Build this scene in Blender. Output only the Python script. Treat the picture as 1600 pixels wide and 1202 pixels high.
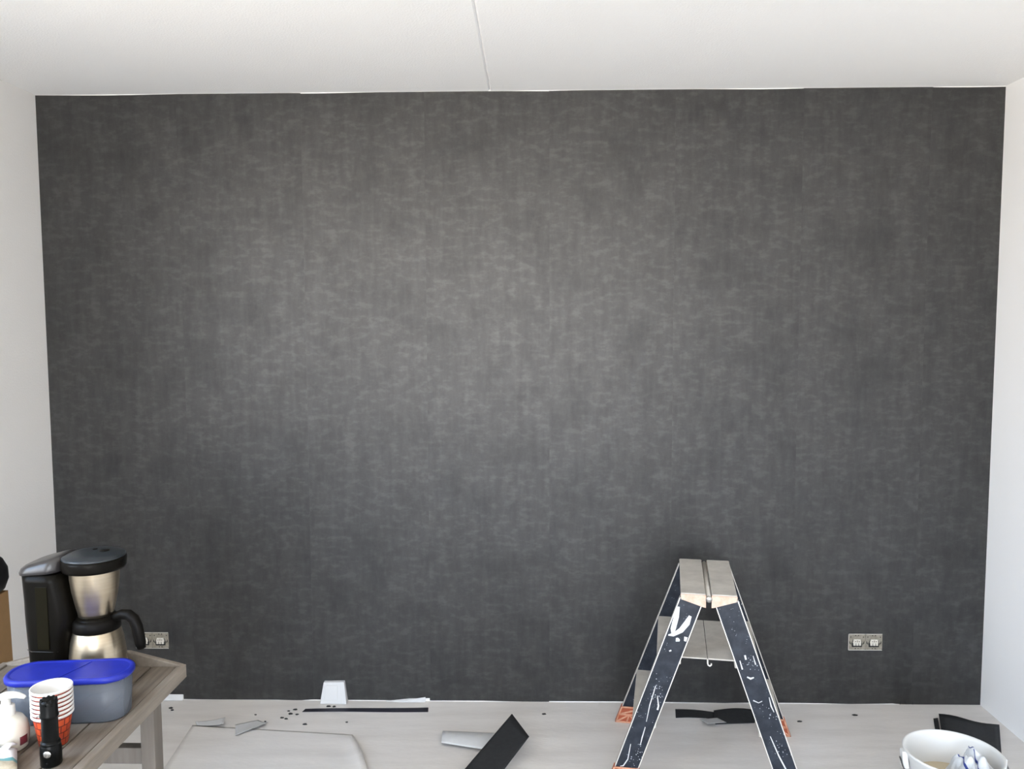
import bpy, bmesh, math, random
from mathutils import Vector, Matrix
random.seed(7)
R = math.radians
for o in list(bpy.data.objects): bpy.data.objects.remove(o)
scene = bpy.context.scene
C = scene.collection

# ------------------------------------------------------------------ camera
W, H, D = 3.994, 2.60, 6.2            # room width, height, depth
yaw, pitch, roll = 0.0224, -0.0778, -0.0034
f = Vector((-math.sin(yaw)*math.cos(pitch), math.cos(yaw)*math.cos(pitch), math.sin(pitch)))
r = Vector((math.cos(yaw), math.sin(yaw), 0)); u = r.cross(f)
r2 = r*math.cos(roll) + u*math.sin(roll); u2 = u*math.cos(roll) - r*math.sin(roll)
cam_d = bpy.data.cameras.new('camera'); cam = bpy.data.objects.new('camera', cam_d); C.objects.link(cam)
cam_d.sensor_width = 36; cam_d.sensor_fit = 'HORIZONTAL'; cam_d.lens = 1304.4/1600*36; cam_d.clip_start = 0.02
m = Matrix((r2, u2, -f)).transposed().to_4x4(); m.translation = (2.0626, -3.5184, 1.6613)
cam.matrix_world = m
scene.camera = cam

# ------------------------------------------------------------------ sky, daylight, exposure
world = bpy.data.worlds.new('daylight'); scene.world = world; world.use_nodes = True
nt = world.node_tree; nt.nodes.clear()
tc = nt.nodes.new('ShaderNodeTexCoord'); sx = nt.nodes.new('ShaderNodeSeparateXYZ')
mr = nt.nodes.new('ShaderNodeMapRange'); mr.inputs[1].default_value = -1; mr.inputs[2].default_value = 1
cr = nt.nodes.new('ShaderNodeValToRGB'); bg = nt.nodes.new('ShaderNodeBackground'); ow = nt.nodes.new('ShaderNodeOutputWorld')
cr.color_ramp.elements[0].position = 0.0; cr.color_ramp.elements[0].color = (.80, .72, .62, 1)
cr.color_ramp.elements[1].position = 1.0; cr.color_ramp.elements[1].color = (.42, .64, 1.0, 1)
for pos, col in ((.47, (.90, .82, .71, 1)), (.53, (.90, .94, 1.0, 1)), (.68, (.60, .77, 1.0, 1))):
    e = cr.color_ramp.elements.new(pos); e.color = col
nt.links.new(tc.outputs['Generated'], sx.inputs[0]); nt.links.new(sx.outputs['Z'], mr.inputs[0])
nt.links.new(mr.outputs[0], cr.inputs[0]); nt.links.new(cr.outputs[0], bg.inputs[0])
nt.links.new(bg.outputs[0], ow.inputs[0]); bg.inputs[1].default_value = 8.0

# window openings (daylight enters here): left wall beside the camera, and front wall behind it
WIN1 = (-3.60, -2.00, 0.95, 2.42)     # y0, y1, z0, z1 in wall_left
WIN2 = (0.4, 3.2, 0.55, 2.45)         # x0, x1, z0, z1 in wall_front
TH = 0.26
def portal(name, loc, rot, sx_, sy_):
    l = bpy.data.lights.new(name, 'AREA'); l.shape = 'RECTANGLE'; l.size = sx_; l.size_y = sy_
    l.cycles.is_portal = True
    o = bpy.data.objects.new(name, l); C.objects.link(o); o.location = loc; o.rotation_euler = rot
portal('window_daylight', (-TH-.01, (WIN1[0]+WIN1[1])/2, (WIN1[2]+WIN1[3])/2), (0, R(-90), 0), WIN1[3]-WIN1[2], WIN1[1]-WIN1[0])
portal('rear_window_daylight', ((WIN2[0]+WIN2[1])/2, -D-TH-.01, (WIN2[2]+WIN2[3])/2), (R(90), 0, 0), WIN2[1]-WIN2[0], WIN2[3]-WIN2[2])
vs = scene.view_settings
vs.view_transform = 'Standard'; vs.look = 'None'; vs.gamma = 1; vs.use_curve_mapping = False
vs.exposure = 1.20
scene.cycles.use_denoising = True
scene.cycles.max_bounces = 10; scene.cycles.diffuse_bounces = 6; scene.cycles.sample_clamp_indirect = 6

# ------------------------------------------------------------------ materials
def mat(name, col, rough=.6, metal=0, spec=.5, vary=None, vscale=8, bump=0, bscale=200, trans=0, ior=1.45, stretch=None):
    """procedural principled material; vary = second colour mixed in by noise"""
    mt = bpy.data.materials.new(name); mt.use_nodes = True
    n = mt.node_tree.nodes; L = mt.node_tree.links; b = n['Principled BSDF']
    b.inputs['Base Color'].default_value = (*col, 1); b.inputs['Roughness'].default_value = rough
    b.inputs['Metallic'].default_value = metal; b.inputs['Specular IOR Level'].default_value = spec
    b.inputs['IOR'].default_value = ior
    if trans: b.inputs['Transmission Weight'].default_value = trans
    t = n.new('ShaderNodeTexCoord'); src = t.outputs['Object']
    if stretch:
        mp = n.new('ShaderNodeMapping'); mp.inputs['Scale'].default_value = stretch
        L.new(src, mp.inputs[0]); src = mp.outputs[0]
    if vary:
        no = n.new('ShaderNodeTexNoise'); no.inputs['Scale'].default_value = vscale; no.inputs['Detail'].default_value = 6
        no.inputs['Roughness'].default_value = .65
        rp = n.new('ShaderNodeValToRGB'); rp.color_ramp.elements[0].position = .35; rp.color_ramp.elements[1].position = .68
        rp.color_ramp.elements[0].color = (*col, 1); rp.color_ramp.elements[1].color = (*vary, 1)
        L.new(src, no.inputs['Vector']); L.new(no.outputs['Fac'], rp.inputs[0]); L.new(rp.outputs[0], b.inputs['Base Color'])
    if bump:
        nb = n.new('ShaderNodeTexNoise'); nb.inputs['Scale'].default_value = bscale; nb.inputs['Detail'].default_value = 3
        bp = n.new('ShaderNodeBump'); bp.inputs['Strength'].default_value = bump; bp.inputs['Distance'].default_value = .002
        L.new(src, nb.inputs['Vector']); L.new(nb.outputs['Fac'], bp.inputs['Height']); L.new(bp.outputs[0], b.inputs['Normal'])
    return mt

def mat_wallpaper():
    mt = bpy.data.materials.new('anthracite_wallpaper'); mt.use_nodes = True
    n = mt.node_tree.nodes; L = mt.node_tree.links; b = n['Principled BSDF']
    t = n.new('ShaderNodeTexCoord'); oi = n.new('ShaderNodeObjectInfo')
    off = n.new('ShaderNodeVectorMath'); off.operation = 'SCALE'; off.inputs[0].default_value = (7.3, 0, 11.1); L.new(oi.outputs['Random'], off.inputs['Scale'])
    add = n.new('ShaderNodeVectorMath'); L.new(t.outputs['Object'], add.inputs[0]); L.new(off.outputs[0], add.inputs[1])
    def noise(scale, st, det, rgh=.6):
        mp = n.new('ShaderNodeMapping'); mp.inputs['Scale'].default_value = st
        no = n.new('ShaderNodeTexNoise'); no.inputs['Scale'].default_value = scale; no.inputs['Detail'].default_value = det; no.inputs['Roughness'].default_value = rgh
        L.new(add.outputs[0], mp.inputs[0]); L.new(mp.outputs[0], no.inputs['Vector']); return no.outputs['Fac']
    dash = noise(1, (17, 1, 36), 4, .6); band = noise(1, (17, 1, 2.6), 4); cloud = noise(1, (4.5, 1, 5.5), 4); cross = noise(1, (40, 1, 10), 3, .55)
    fine = noise(1, (300, 1, 70), 2); finev = noise(1, (70, 1, 300), 2)
    def math_(op, a, c):
        q = n.new('ShaderNodeMath'); q.operation = op
        for i, v in enumerate((a, c)):
            if hasattr(v, 'default_value'): L.new(v, q.inputs[i])
            else: q.inputs[i].default_value = v
        return q.outputs[0]
    def ramp(v, lo, hi):
        q = n.new('ShaderNodeMapRange'); q.interpolation_type = 'SMOOTHSTEP'; q.inputs[1].default_value = lo; q.inputs[2].default_value = hi
        L.new(v, q.inputs[0]); return q.outputs[0]
    gate = ramp(cloud, .24, .58)
    s = math_('MULTIPLY', math_('MULTIPLY', ramp(dash, .46, .66), gate), .20)                 # pale horizontal dashes in cloudy patches
    s = math_('ADD', s, math_('MULTIPLY', ramp(band, .3, .7), .10))                            # vertical brush bands
    s = math_('ADD', s, math_('MULTIPLY', ramp(cross, .35, .7), .09))
    s = math_('ADD', s, math_('MULTIPLY', gate, .16))
    s = math_('ADD', s, math_('MULTIPLY', math_('ADD', fine, finev), .14))
    s = math_('ADD', s, math_('MULTIPLY', oi.outputs['Random'], .03))
    rp = n.new('ShaderNodeValToRGB'); el = rp.color_ramp.elements
    el[0].position = .12; el[0].color = (.0150, .0154, .0160, 1); el[1].position = .70; el[1].color = (.0340, .0340, .0330, 1)
    L.new(s, rp.inputs[0]); L.new(rp.outputs[0], b.inputs['Base Color'])
    spc = n.new('ShaderNodeMapRange'); spc.inputs[1].default_value = .1; spc.inputs[2].default_value = .8; spc.inputs[3].default_value = .34; spc.inputs[4].default_value = .72
    L.new(s, spc.inputs[0]); L.new(spc.outputs[0], b.inputs['Specular IOR Level'])
    b.inputs['Roughness'].default_value = .42
    bp = n.new('ShaderNodeBump'); bp.inputs['Strength'].default_value = .12; bp.inputs['Distance'].default_value = .001
    L.new(s, bp.inputs['Height']); L.new(bp.outputs[0], b.inputs['Normal'])
    return mt

def mat_splatter():
    """navy rail paint with white paint splashes"""
    mt = bpy.data.materials.new('navy_paint_splattered'); mt.use_nodes = True
    n = mt.node_tree.nodes; L = mt.node_tree.links; b = n['Principled BSDF']
    t = n.new('ShaderNodeTexCoord')
    vo = n.new('ShaderNodeTexVoronoi'); vo.inputs['Scale'].default_value = 120; L.new(t.outputs['Object'], vo.inputs['Vector'])
    no = n.new('ShaderNodeTexNoise'); no.inputs['Scale'].default_value = 14; no.inputs['Detail'].default_value = 4; L.new(t.outputs['Object'], no.inputs['Vector'])
    th = n.new('ShaderNodeMapRange'); th.inputs[1].default_value = .44; th.inputs[2].default_value = .70; th.inputs[3].default_value = .0; th.inputs[4].default_value = .30
    L.new(no.outputs['Fac'], th.inputs[0])
    lt = n.new('ShaderNodeMath'); lt.operation = 'LESS_THAN'; L.new(vo.outputs['Distance'], lt.inputs[0]); L.new(th.outputs[0], lt.inputs[1])
    no2 = n.new('ShaderNodeTexNoise'); no2.inputs['Scale'].default_value = 30; no2.inputs['Detail'].default_value = 6; L.new(t.outputs['Object'], no2.inputs['Vector'])
    rp = n.new('ShaderNodeValToRGB'); rp.color_ramp.elements[0].position = .4; rp.color_ramp.elements[1].position = .75
    rp.color_ramp.elements[0].color = (.0075, .011, .019, 1); rp.color_ramp.elements[1].color = (.026, .033, .047, 1)
    L.new(no2.outputs['Fac'], rp.inputs[0])
    mx = n.new('ShaderNodeMixRGB'); L.new(lt.outputs[0], mx.inputs[0]); L.new(rp.outputs[0], mx.inputs[1]); mx.inputs[2].default_value = (.36, .38, .41, 1)
    L.new(mx.outputs[0], b.inputs['Base Color']); b.inputs['Roughness'].default_value = .38; b.inputs['Specular IOR Level'].default_value = .35
    return mt

def mat_cup():
    mt = bpy.data.materials.new('orange_printed_paper'); mt.use_nodes = True
    n = mt.node_tree.nodes; L = mt.node_tree.links; b = n['Principled BSDF']
    t = n.new('ShaderNodeTexCoord'); sp = n.new('ShaderNodeSeparateXYZ'); L.new(t.outputs['Object'], sp.inputs[0])
    at = n.new('ShaderNodeMath'); at.operation = 'ARCTAN2'; L.new(sp.outputs[1], at.inputs[0]); L.new(sp.outputs[0], at.inputs[1])
    cb = n.new('ShaderNodeCombineXYZ'); L.new(at.outputs[0], cb.inputs[0]); 
    zz = n.new('ShaderNodeMath'); zz.operation = 'MULTIPLY'; zz.inputs[1].default_value = 26; L.new(sp.outputs[2], zz.inputs[0]); L.new(zz.outputs[0], cb.inputs[1])
    br = n.new('ShaderNodeTexBrick'); br.inputs['Scale'].default_value = 1.5; br.inputs['Mortar Size'].default_value = .05; br.inputs['Brick Width'].default_value = .6; br.inputs['Row Height'].default_value = .6
    br.inputs['Color1'].default_value = (.60, .085, .022, 1); br.inputs['Color2'].default_value = (.46, .05, .016, 1); br.inputs['Mortar'].default_value = (.13, .012, .009, 1)
    L.new(cb.outputs[0], br.inputs['Vector']); L.new(br.outputs[0], b.inputs['Base Color']); b.inputs['Roughness'].default_value = .5
    return mt

def mat_glass_pane():
    mt = bpy.data.materials.new('window_glass'); mt.use_nodes = True
    n = mt.node_tree.nodes; L = mt.node_tree.links; n.clear()
    o = n.new('ShaderNodeOutputMaterial'); mx = n.new('ShaderNodeMixShader'); tr = n.new('ShaderNodeBsdfTransparent'); gl = n.new('ShaderNodeBsdfGlossy')
    gl.inputs['Roughness'].default_value = .02; mx.inputs[0].default_value = .06
    L.new(tr.outputs[0], mx.inputs[1]); L.new(gl.outputs[0], mx.inputs[2]); L.new(mx.outputs[0], o.inputs[0])
    return mt

def mat_clear_plastic():
    mt = bpy.data.materials.new('frosted_clear_plastic'); mt.use_nodes = True
    n = mt.node_tree.nodes; L = mt.node_tree.links; n.clear()
    o = n.new('ShaderNodeOutputMaterial'); mx = n.new('ShaderNodeMixShader'); tr = n.new('ShaderNodeBsdfTransparent'); p = n.new('ShaderNodeBsdfPrincipled')
    tr.inputs[0].default_value = (.86, .90, .95, 1)
    p.inputs['Base Color'].default_value = (.16, .175, .20, 1); p.inputs['Roughness'].default_value = .3; p.inputs['Specular IOR Level'].default_value = .35
    mx.inputs[0].default_value = .5
    L.new(tr.outputs[0], mx.inputs[1]); L.new(p.outputs[0], mx.inputs[2]); L.new(mx.outputs[0], o.inputs[0])
    return mt

M = dict(
    plaster=mat('white_plaster', (.80, .80, .79), .8, bump=.35, bscale=160),
    plaster_smooth=mat('white_paint', (.84, .84, .84), .7, bump=.1, bscale=120),
    plaster_left=mat('white_textured_paint', (.74, .725, .70), .8, bump=.4, bscale=140),
    ceiling=mat('stippled_ceiling', (.89, .885, .87), .9, bump=.7, bscale=150),
    paper=mat_wallpaper(),
    floorpaper=mat('grey_floor_fleece', (.60, .575, .55), .85, vary=(.70, .675, .65), vscale=3.0, bump=.5, bscale=60, stretch=(.6, 3.5, 1)),
    sheet=mat('pale_floor_fleece', (.61, .59, .57), .85, vary=(.705, .685, .665), vscale=3.0, bump=.5, bscale=60, stretch=(.6, 3.5, 1)),
    backing=mat('white_paper_backing', (.58, .59, .60), .8, vary=(.54, .55, .56), vscale=20),
    cutdark=mat('anthracite_paper_face', (.022, .023, .025), .6, spec=.3, vary=(.032, .034, .036), vscale=60),
    cutink=mat('ink_blue_paper_face', (.022, .022, .033), .6, spec=.3, vary=(.03, .03, .042), vscale=60),
    navy=mat_splatter(), alu=mat('worn_aluminium', (.62, .60, .56), .45, metal=.6, vary=(.75, .72, .67), vscale=40),
    tread=mat('worn_tread', (.42, .395, .355), .55, vary=(.54, .51, .46), vscale=14),
    orange=mat('orange_plastic', (.58, .22, .12), .5, vary=(.66, .40, .28), vscale=50),
    orange_dk=mat('orange_plastic_recess', (.38, .095, .045), .6),
    orange_pale=mat('pale_orange_plastic', (.56, .33, .23), .5, vary=(.60, .50, .42), vscale=30),
    whitepaint=mat('dried_white_paint', (.58, .59, .60), .5),
    wood=mat('weathered_grey_wood', (.110, .091, .072), .7, spec=.3, vary=(.195, .165, .133), vscale=6, bump=.4, bscale=30, stretch=(9, .8, 9)),
    wood_edge=mat('pale_weathered_wood', (.18, .154, .126), .7, spec=.3, vary=(.24, .21, .174), vscale=6, bump=.3, bscale=30, stretch=(9, .8, 9)),
    wood_leg=mat('grey_wood_leg', (.135, .118, .10), .7, spec=.3, vary=(.17, .15, .13), vscale=6, stretch=(9, 9, .8)),
    black=mat('black_plastic', (.0035, .0030, .0022), .30, spec=.07, vary=(.006, .0052, .004), vscale=10),
    blackmatt=mat('matt_black_plastic', (.004, .0034, .0028), .45, spec=.09),
    smoke=mat('smoked_tank_plastic', (.007, .006, .003), .2, spec=.06),
    darklid=mat('slate_lid_plastic', (.018, .022, .026), .30, spec=.35),
    greylid=mat('grey_gloss_plastic', (.024, .022, .022), .28, spec=.45, vary=(.036, .033, .032), vscale=12),
    steel=mat('brushed_steel', (.40, .335, .245), .34, metal=1, vary=(.46, .39, .29), vscale=5, stretch=(1, 1, 30)),
    blue=mat('blue_lid_plastic', (.010, .018, .24), .38, spec=.35, vary=(.014, .024, .30), vscale=20),
    clear=mat_clear_plastic(), cuppaper=mat('white_paper', (.66, .645, .62), .6), cup=mat_cup(),
    anod=mat('black_anodised', (.0028, .003, .0028), .30, spec=.14), chrome=mat('chrome', (.7, .7, .68), .25, metal=1),
    soap=mat('cream_plastic', (.60, .565, .49), .38), soapwhite=mat('white_pump_plastic', (.66, .645, .60), .35),
    maroon=mat('maroon_print', (.13, .02, .03), .5),
    pack=mat('white_packet_film', (.70, .71, .73), .35), teal=mat('teal_print', (.10, .30, .32), .4), packbeige=mat('cream_print', (.46, .41, .32), .45, vary=(.34, .30, .22), vscale=90),
    card=mat('brown_cardboard', (.19, .112, .05), .8, spec=.2, vary=(.225, .133, .06), vscale=10), blackbag=mat('black_leather', (.005, .0045, .0045), .45, spec=.2),
    bucket=mat('white_bucket_plastic', (.64, .645, .635), .4), paste=mat('cream_paste', (.50, .42, .28), .45, vary=(.56, .49, .36), vscale=6),
    cloth=mat('white_towelling', (.58, .60, .62), .9, bump=.6, bscale=120), clothblue=mat('navy_cloth_stripe', (.03, .05, .22), .9), wire=mat('galvanised_wire', (.5, .5, .5), .35, metal=1),
    socketplate=mat('zinc_mounting_plate', (.22, .20, .16), .4, metal=.35, vary=(.34, .31, .26), vscale=60),
    ceramic=mat('white_ceramic', (.58, .55, .49), .4), hole_and_shadow=mat('dark_hole_and_shadow', (.01, .01, .009), .7),  # black for holes and slots, also the painted shadow under the socket tabs
    boxwhite=mat('white_box_plastic', (.58, .585, .59), .45), frame=mat('white_window_frame', (.8, .8, .8), .4), glass=mat_glass_pane(),
)

# ------------------------------------------------------------------ mesh builder
class MB:
    def __init__(s): s.v = []; s.f = []; s.m = []; s.sm = []
    def add(s, vs_, fs, mi=0, smooth=False):
        k = len(s.v); s.v += [tuple(x) for x in vs_]
        for q in fs: s.f.append(tuple(i+k for i in q)); s.m.append(mi); s.sm.append(smooth)
        return s
    def box(s, x0, x1, y0, y1, z0, z1, mi=0):
        return s.add([(x, y, z) for z in (z0, z1) for y in (y0, y1) for x in (x0, x1)],
                     [(0, 2, 3, 1), (4, 5, 7, 6), (0, 1, 5, 4), (2, 6, 7, 3), (0, 4, 6, 2), (1, 3, 7, 5)], mi)
    def prism(s, a, b, mi=0, smooth=False):
        """a, b: matching loops of points (bottom, top)"""
        n = len(a)
        s.add(list(a)+list(b), [tuple(range(n))[::-1], tuple(range(n, 2*n))], mi)
        return s.add(list(a)+list(b), [(i, (i+1) % n, n+(i+1) % n, n+i) for i in range(n)], mi, smooth)
    def lathe(s, prof, n=32, c=(0, 0, 0), mi=0, sxy=(1, 1), smooth=True):
        vs_ = []; fs = []
        for (rr, z) in prof:
            for k in range(n):
                a = 2*math.pi*k/n; vs_.append((c[0]+rr*sxy[0]*math.cos(a), c[1]+rr*sxy[1]*math.sin(a), c[2]+z))
        for i in range(len(prof)-1):
            for k in range(n): fs.append((i*n+k, i*n+(k+1) % n, (i+1)*n+(k+1) % n, (i+1)*n+k))
        return s.add(vs_, fs, mi, smooth)
    def tube(s, pts, rad, n=10, mi=0, flat=1.0, cap=True):
        pts = [Vector(p) for p in pts]; rad = rad if isinstance(rad, (list, tuple)) else [rad]*len(pts)
        vs_ = []; up = Vector((0, 0, 1)); prev = None
        for i, p in enumerate(pts):
            t = (pts[min(i+1, len(pts)-1)]-pts[max(i-1, 0)]).normalized()
            if prev is None:
                prev = t.cross(up) if abs(t.dot(up)) < .95 else t.cross(Vector((1, 0, 0)))
            nrm = (prev - t*prev.dot(t)).normalized(); bi = t.cross(nrm); prev = nrm
            for k in range(n):
                a = 2*math.pi*k/n; vs_.append(p + nrm*rad[i]*math.cos(a) + bi*rad[i]*flat*math.sin(a))
        fs = [(i*n+k, i*n+(k+1) % n, (i+1)*n+(k+1) % n, (i+1)*n+k) for i in range(len(pts)-1) for k in range(n)]
        if cap: fs += [tuple(range(n))[::-1], tuple(range((len(pts)-1)*n, len(pts)*n))]
        return s.add(vs_, fs, mi, True)
    def build(s, name, mats, parent=None, bevel=0, seg=2, subsurf=0, loc=None):
        me = bpy.data.meshes.new(name); me.from_pydata(s.v, [], s.f)
        for x in (mats if isinstance(mats, (list, tuple)) else [mats]): me.materials.append(x)
        for p, mi, sm in zip(me.polygons, s.m, s.sm): p.material_index = mi; p.use_smooth = sm
        bm = bmesh.new(); bm.from_mesh(me); bmesh.ops.remove_doubles(bm, verts=bm.verts, dist=1e-6)
        bmesh.ops.recalc_face_normals(bm, faces=bm.faces); bm.to_mesh(me); bm.free()
        o = bpy.data.objects.new(name, me); C.objects.link(o)
        if parent: o.parent = parent
        if loc: o.location = loc
        if bevel:
            b = o.modifiers.new('bevel', 'BEVEL'); b.width = bevel; b.segments = seg; b.limit_method = 'ANGLE'; b.angle_limit = R(35)
        if subsurf:
            b = o.modifiers.new('subsurf', 'SUBSURF'); b.levels = subsurf; b.render_levels = subsurf
        return o
def tag(o, label, cat, group=None):
    o['label'] = label; o['category'] = cat
    if group: o['group'] = group
    return o
def struct(o): o['kind'] = 'structure'; return o
def thing(name, label, cat, loc=(0, 0, 0), rz=0, group=None):
    o = bpy.data.objects.new(name, None); C.objects.link(o); o.location = loc; o.rotation_euler = (0, 0, rz); o.empty_display_size = .05
    return tag(o, label, cat, group)
def rrect(x0, x1, y0, y1, rad, z, n=6):
    pts = []
    for (cx, cy, a0) in ((x1-rad, y1-rad, 0), (x0+rad, y1-rad, 90), (x0+rad, y0+rad, 180), (x1-rad, y0+rad, 270)):
        for k in range(n+1):
            a = R(a0+90*k/n); pts.append((cx+rad*math.cos(a), cy+rad*math.sin(a), z))
    return pts
def sheet(outline, lift, name, mats, parent=None, nsub=10, t=.0006, base=.0012):
    """thin two-faced sheet: outline = 4 corners (x, y) in order, lift(u, v) -> height; top face mats[0], underside and rim mats[1]"""
    a, b, c, d = [Vector((*p, 0)) for p in outline]; n = nsub; top = []; bot = []
    for j in range(n+1):
        for i in range(n+1):
            uu, vv = i/n, j/n
            p = (a*(1-uu)+b*uu)*(1-vv)+(d*(1-uu)+c*uu)*vv
            z = base+lift(uu, vv)
            top.append((p.x, p.y, z+t)); bot.append((p.x, p.y, z))
    mb = MB(); fs = [(j*(n+1)+i, j*(n+1)+i+1, (j+1)*(n+1)+i+1, (j+1)*(n+1)+i) for j in range(n) for i in range(n)]
    mb.add(top, fs, 0, True); mb.add(bot, [q[::-1] for q in fs], 1, True)
    ring = [i for i in range(n+1)]+[(j+1)*(n+1)-1 for j in range(1, n+1)]+[n*(n+1)+i for i in range(n-1, -1, -1)]+[j*(n+1) for j in range(n-1, 0, -1)]
    k = len(ring)
    mb.add([top[i] for i in ring]+[bot[i] for i in ring], [(i, (i+1) % k, k+(i+1) % k, k+i) for i in range(k)], 1)
    return mb.build(name, mats, parent)

# ================================================================== THE ROOM
struct(MB().box(-.3, W+.3, -D-.3, .2, -.12, 0).build('floor', M['floorpaper']))
wall_back = struct(MB().box(-.3, W+.3, 0, .2, 0, H+.1).build('wall_back', M['plaster']))
struct(MB().box(W, W+.25, -D, 0, 0, H+.1).build('wall_right', M['plaster_smooth']))
# left wall with a deep window opening
y0, y1, z0, z1 = WIN1
mb = MB(); mb.box(-TH, 0, y1, 0, 0, H+.1); mb.box(-TH, 0, -D, y0, 0, H+.1); mb.box(-TH, 0, y0, y1, 0, z0); mb.box(-TH, 0, y0, y1, z1, H+.1)
struct(mb.build('wall_left', M['plaster_left']))
x0, x1, z0, z1 = WIN2
mb = MB(); mb.box(-TH, x0, -D-TH, -D, 0, H+.1); mb.box(x1, W+.25, -D-TH, -D, 0, H+.1); mb.box(x0, x1, -D-TH, -D, 0, z0); mb.box(x0, x1, -D-TH, -D, z1, H+.1)
struct(mb.build('wall_front', M['plaster_smooth']))
def window(name, mapf, a0, a1, z0, z1):
    """mapf(a, depth, z) -> world; frame of four rails, one mullion, two panes"""
    w = bpy.data.objects.new(name, None); C.objects.link(w); w['kind'] = 'structure'
    def bx(nm, p, q, za, zb, d0, d1, mt):
        vs_ = [mapf(a, d, z) for z in (za, zb) for d in (d0, d1) for a in (p, q)]
        MB().add(vs_, [(0, 2, 3, 1), (4, 5, 7, 6), (0, 1, 5, 4), (2, 6, 7, 3), (0, 4, 6, 2), (1, 3, 7, 5)]).build(nm, mt, w)
    k = .05; mid = (a0+a1)/2
    bx('window_frame', a0, a0+k, z0, z1, .20, .25, M['frame']); bx('window_frame', a1-k, a1, z0, z1, .20, .25, M['frame'])
    bx('window_frame', a0+k, a1-k, z0, z0+k, .20, .25, M['frame']); bx('window_frame', a0+k, a1-k, z1-k, z1, .20, .25, M['frame'])
    bx('mullion', mid-.03, mid+.03, z0+k, z1-k, .20, .25, M['frame'])
    bx('pane', a0+k, mid-.03, z0+k, z1-k, .222, .228, M['glass']); bx('pane', mid+.03, a1-k, z0+k, z1-k, .222, .228, M['glass'])
window('window_1', lambda a, d, z: (-d, a, z), WIN1[0], WIN1[1], WIN1[2], WIN1[3])
window('window_2', lambda a, d, z: (a, -D-d, z), WIN2[0], WIN2[1], WIN2[2], WIN2[3])

# ceiling: two slabs with a chamfered joint between them
SX = 1.897
ceil = bpy.data.objects.new('ceiling', None); C.objects.link(ceil); struct(ceil)
def slab(pts, nm):
    MB().prism([(x, -D-.2, z) for x, z in pts], [(x, .2, z) for x, z in pts]).build(nm, M['ceiling'], ceil)
slab([(-.3, H), (SX-.0075, H), (SX-.001, H+.007), (SX-.001, H+.1), (-.3, H+.1)], 'ceiling_slab')
slab([(SX+.0055, H), (W+.3, H), (W+.3, H+.1), (SX-.001, H+.1), (SX-.001, H+.006)], 'ceiling_slab')

# anthracite wallpaper strips with hand-trimmed lower edges
bot_pts = [(0, .022), (.40, .022), (.536, .022), (.5362, .002), (.70, .001), (.95, .002), (1.02, -.001), (1.058, -.001), (1.07, .002), (1.10, .004),
           (1.45, .003), (1.53, .012), (1.62, .014), (1.6202, .003), (1.85, .004), (2.02, .001), (2.14, .001), (2.1402, .004), (2.5, .005), (2.9, .001), (3.02, .004), (3.30, .003), (3.45, .000), (3.62, .004), (3.66, -.001), (3.994, -.002)]
def bz(x):
    for (xa, za), (xb, zb) in zip(bot_pts, bot_pts[1:]):
        if xa <= x <= xb: return max(.0005, za+(zb-za)*(x-xa)/(xb-xa))
    return .001
seams = [0, .59, 1.11, 1.625, 2.14, 2.66, 3.18, 3.70, W]
for i in range(8):
    a, b = seams[i], seams[i+1]+(.002 if i < 7 else 0)
    xs = sorted(set([a, b]+[x for x, _ in bot_pts if a < x < b]+[a+(b-a)*k/6 for k in range(1, 6)]))
    lo = [(x, bz(x)) for x in xs]
    hi = [(x, H-.001-.004*max(0, math.sin(x*5.1+i))**2*.7) for x in reversed(xs)]
    yy = -.0008 - .0003*(i % 2)
    MB().prism([(x, 0, z) for x, z in lo+hi], [(x, yy, z) for x, z in lo+hi]).build('wallpaper_strip', M['paper'], wall_back)

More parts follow.
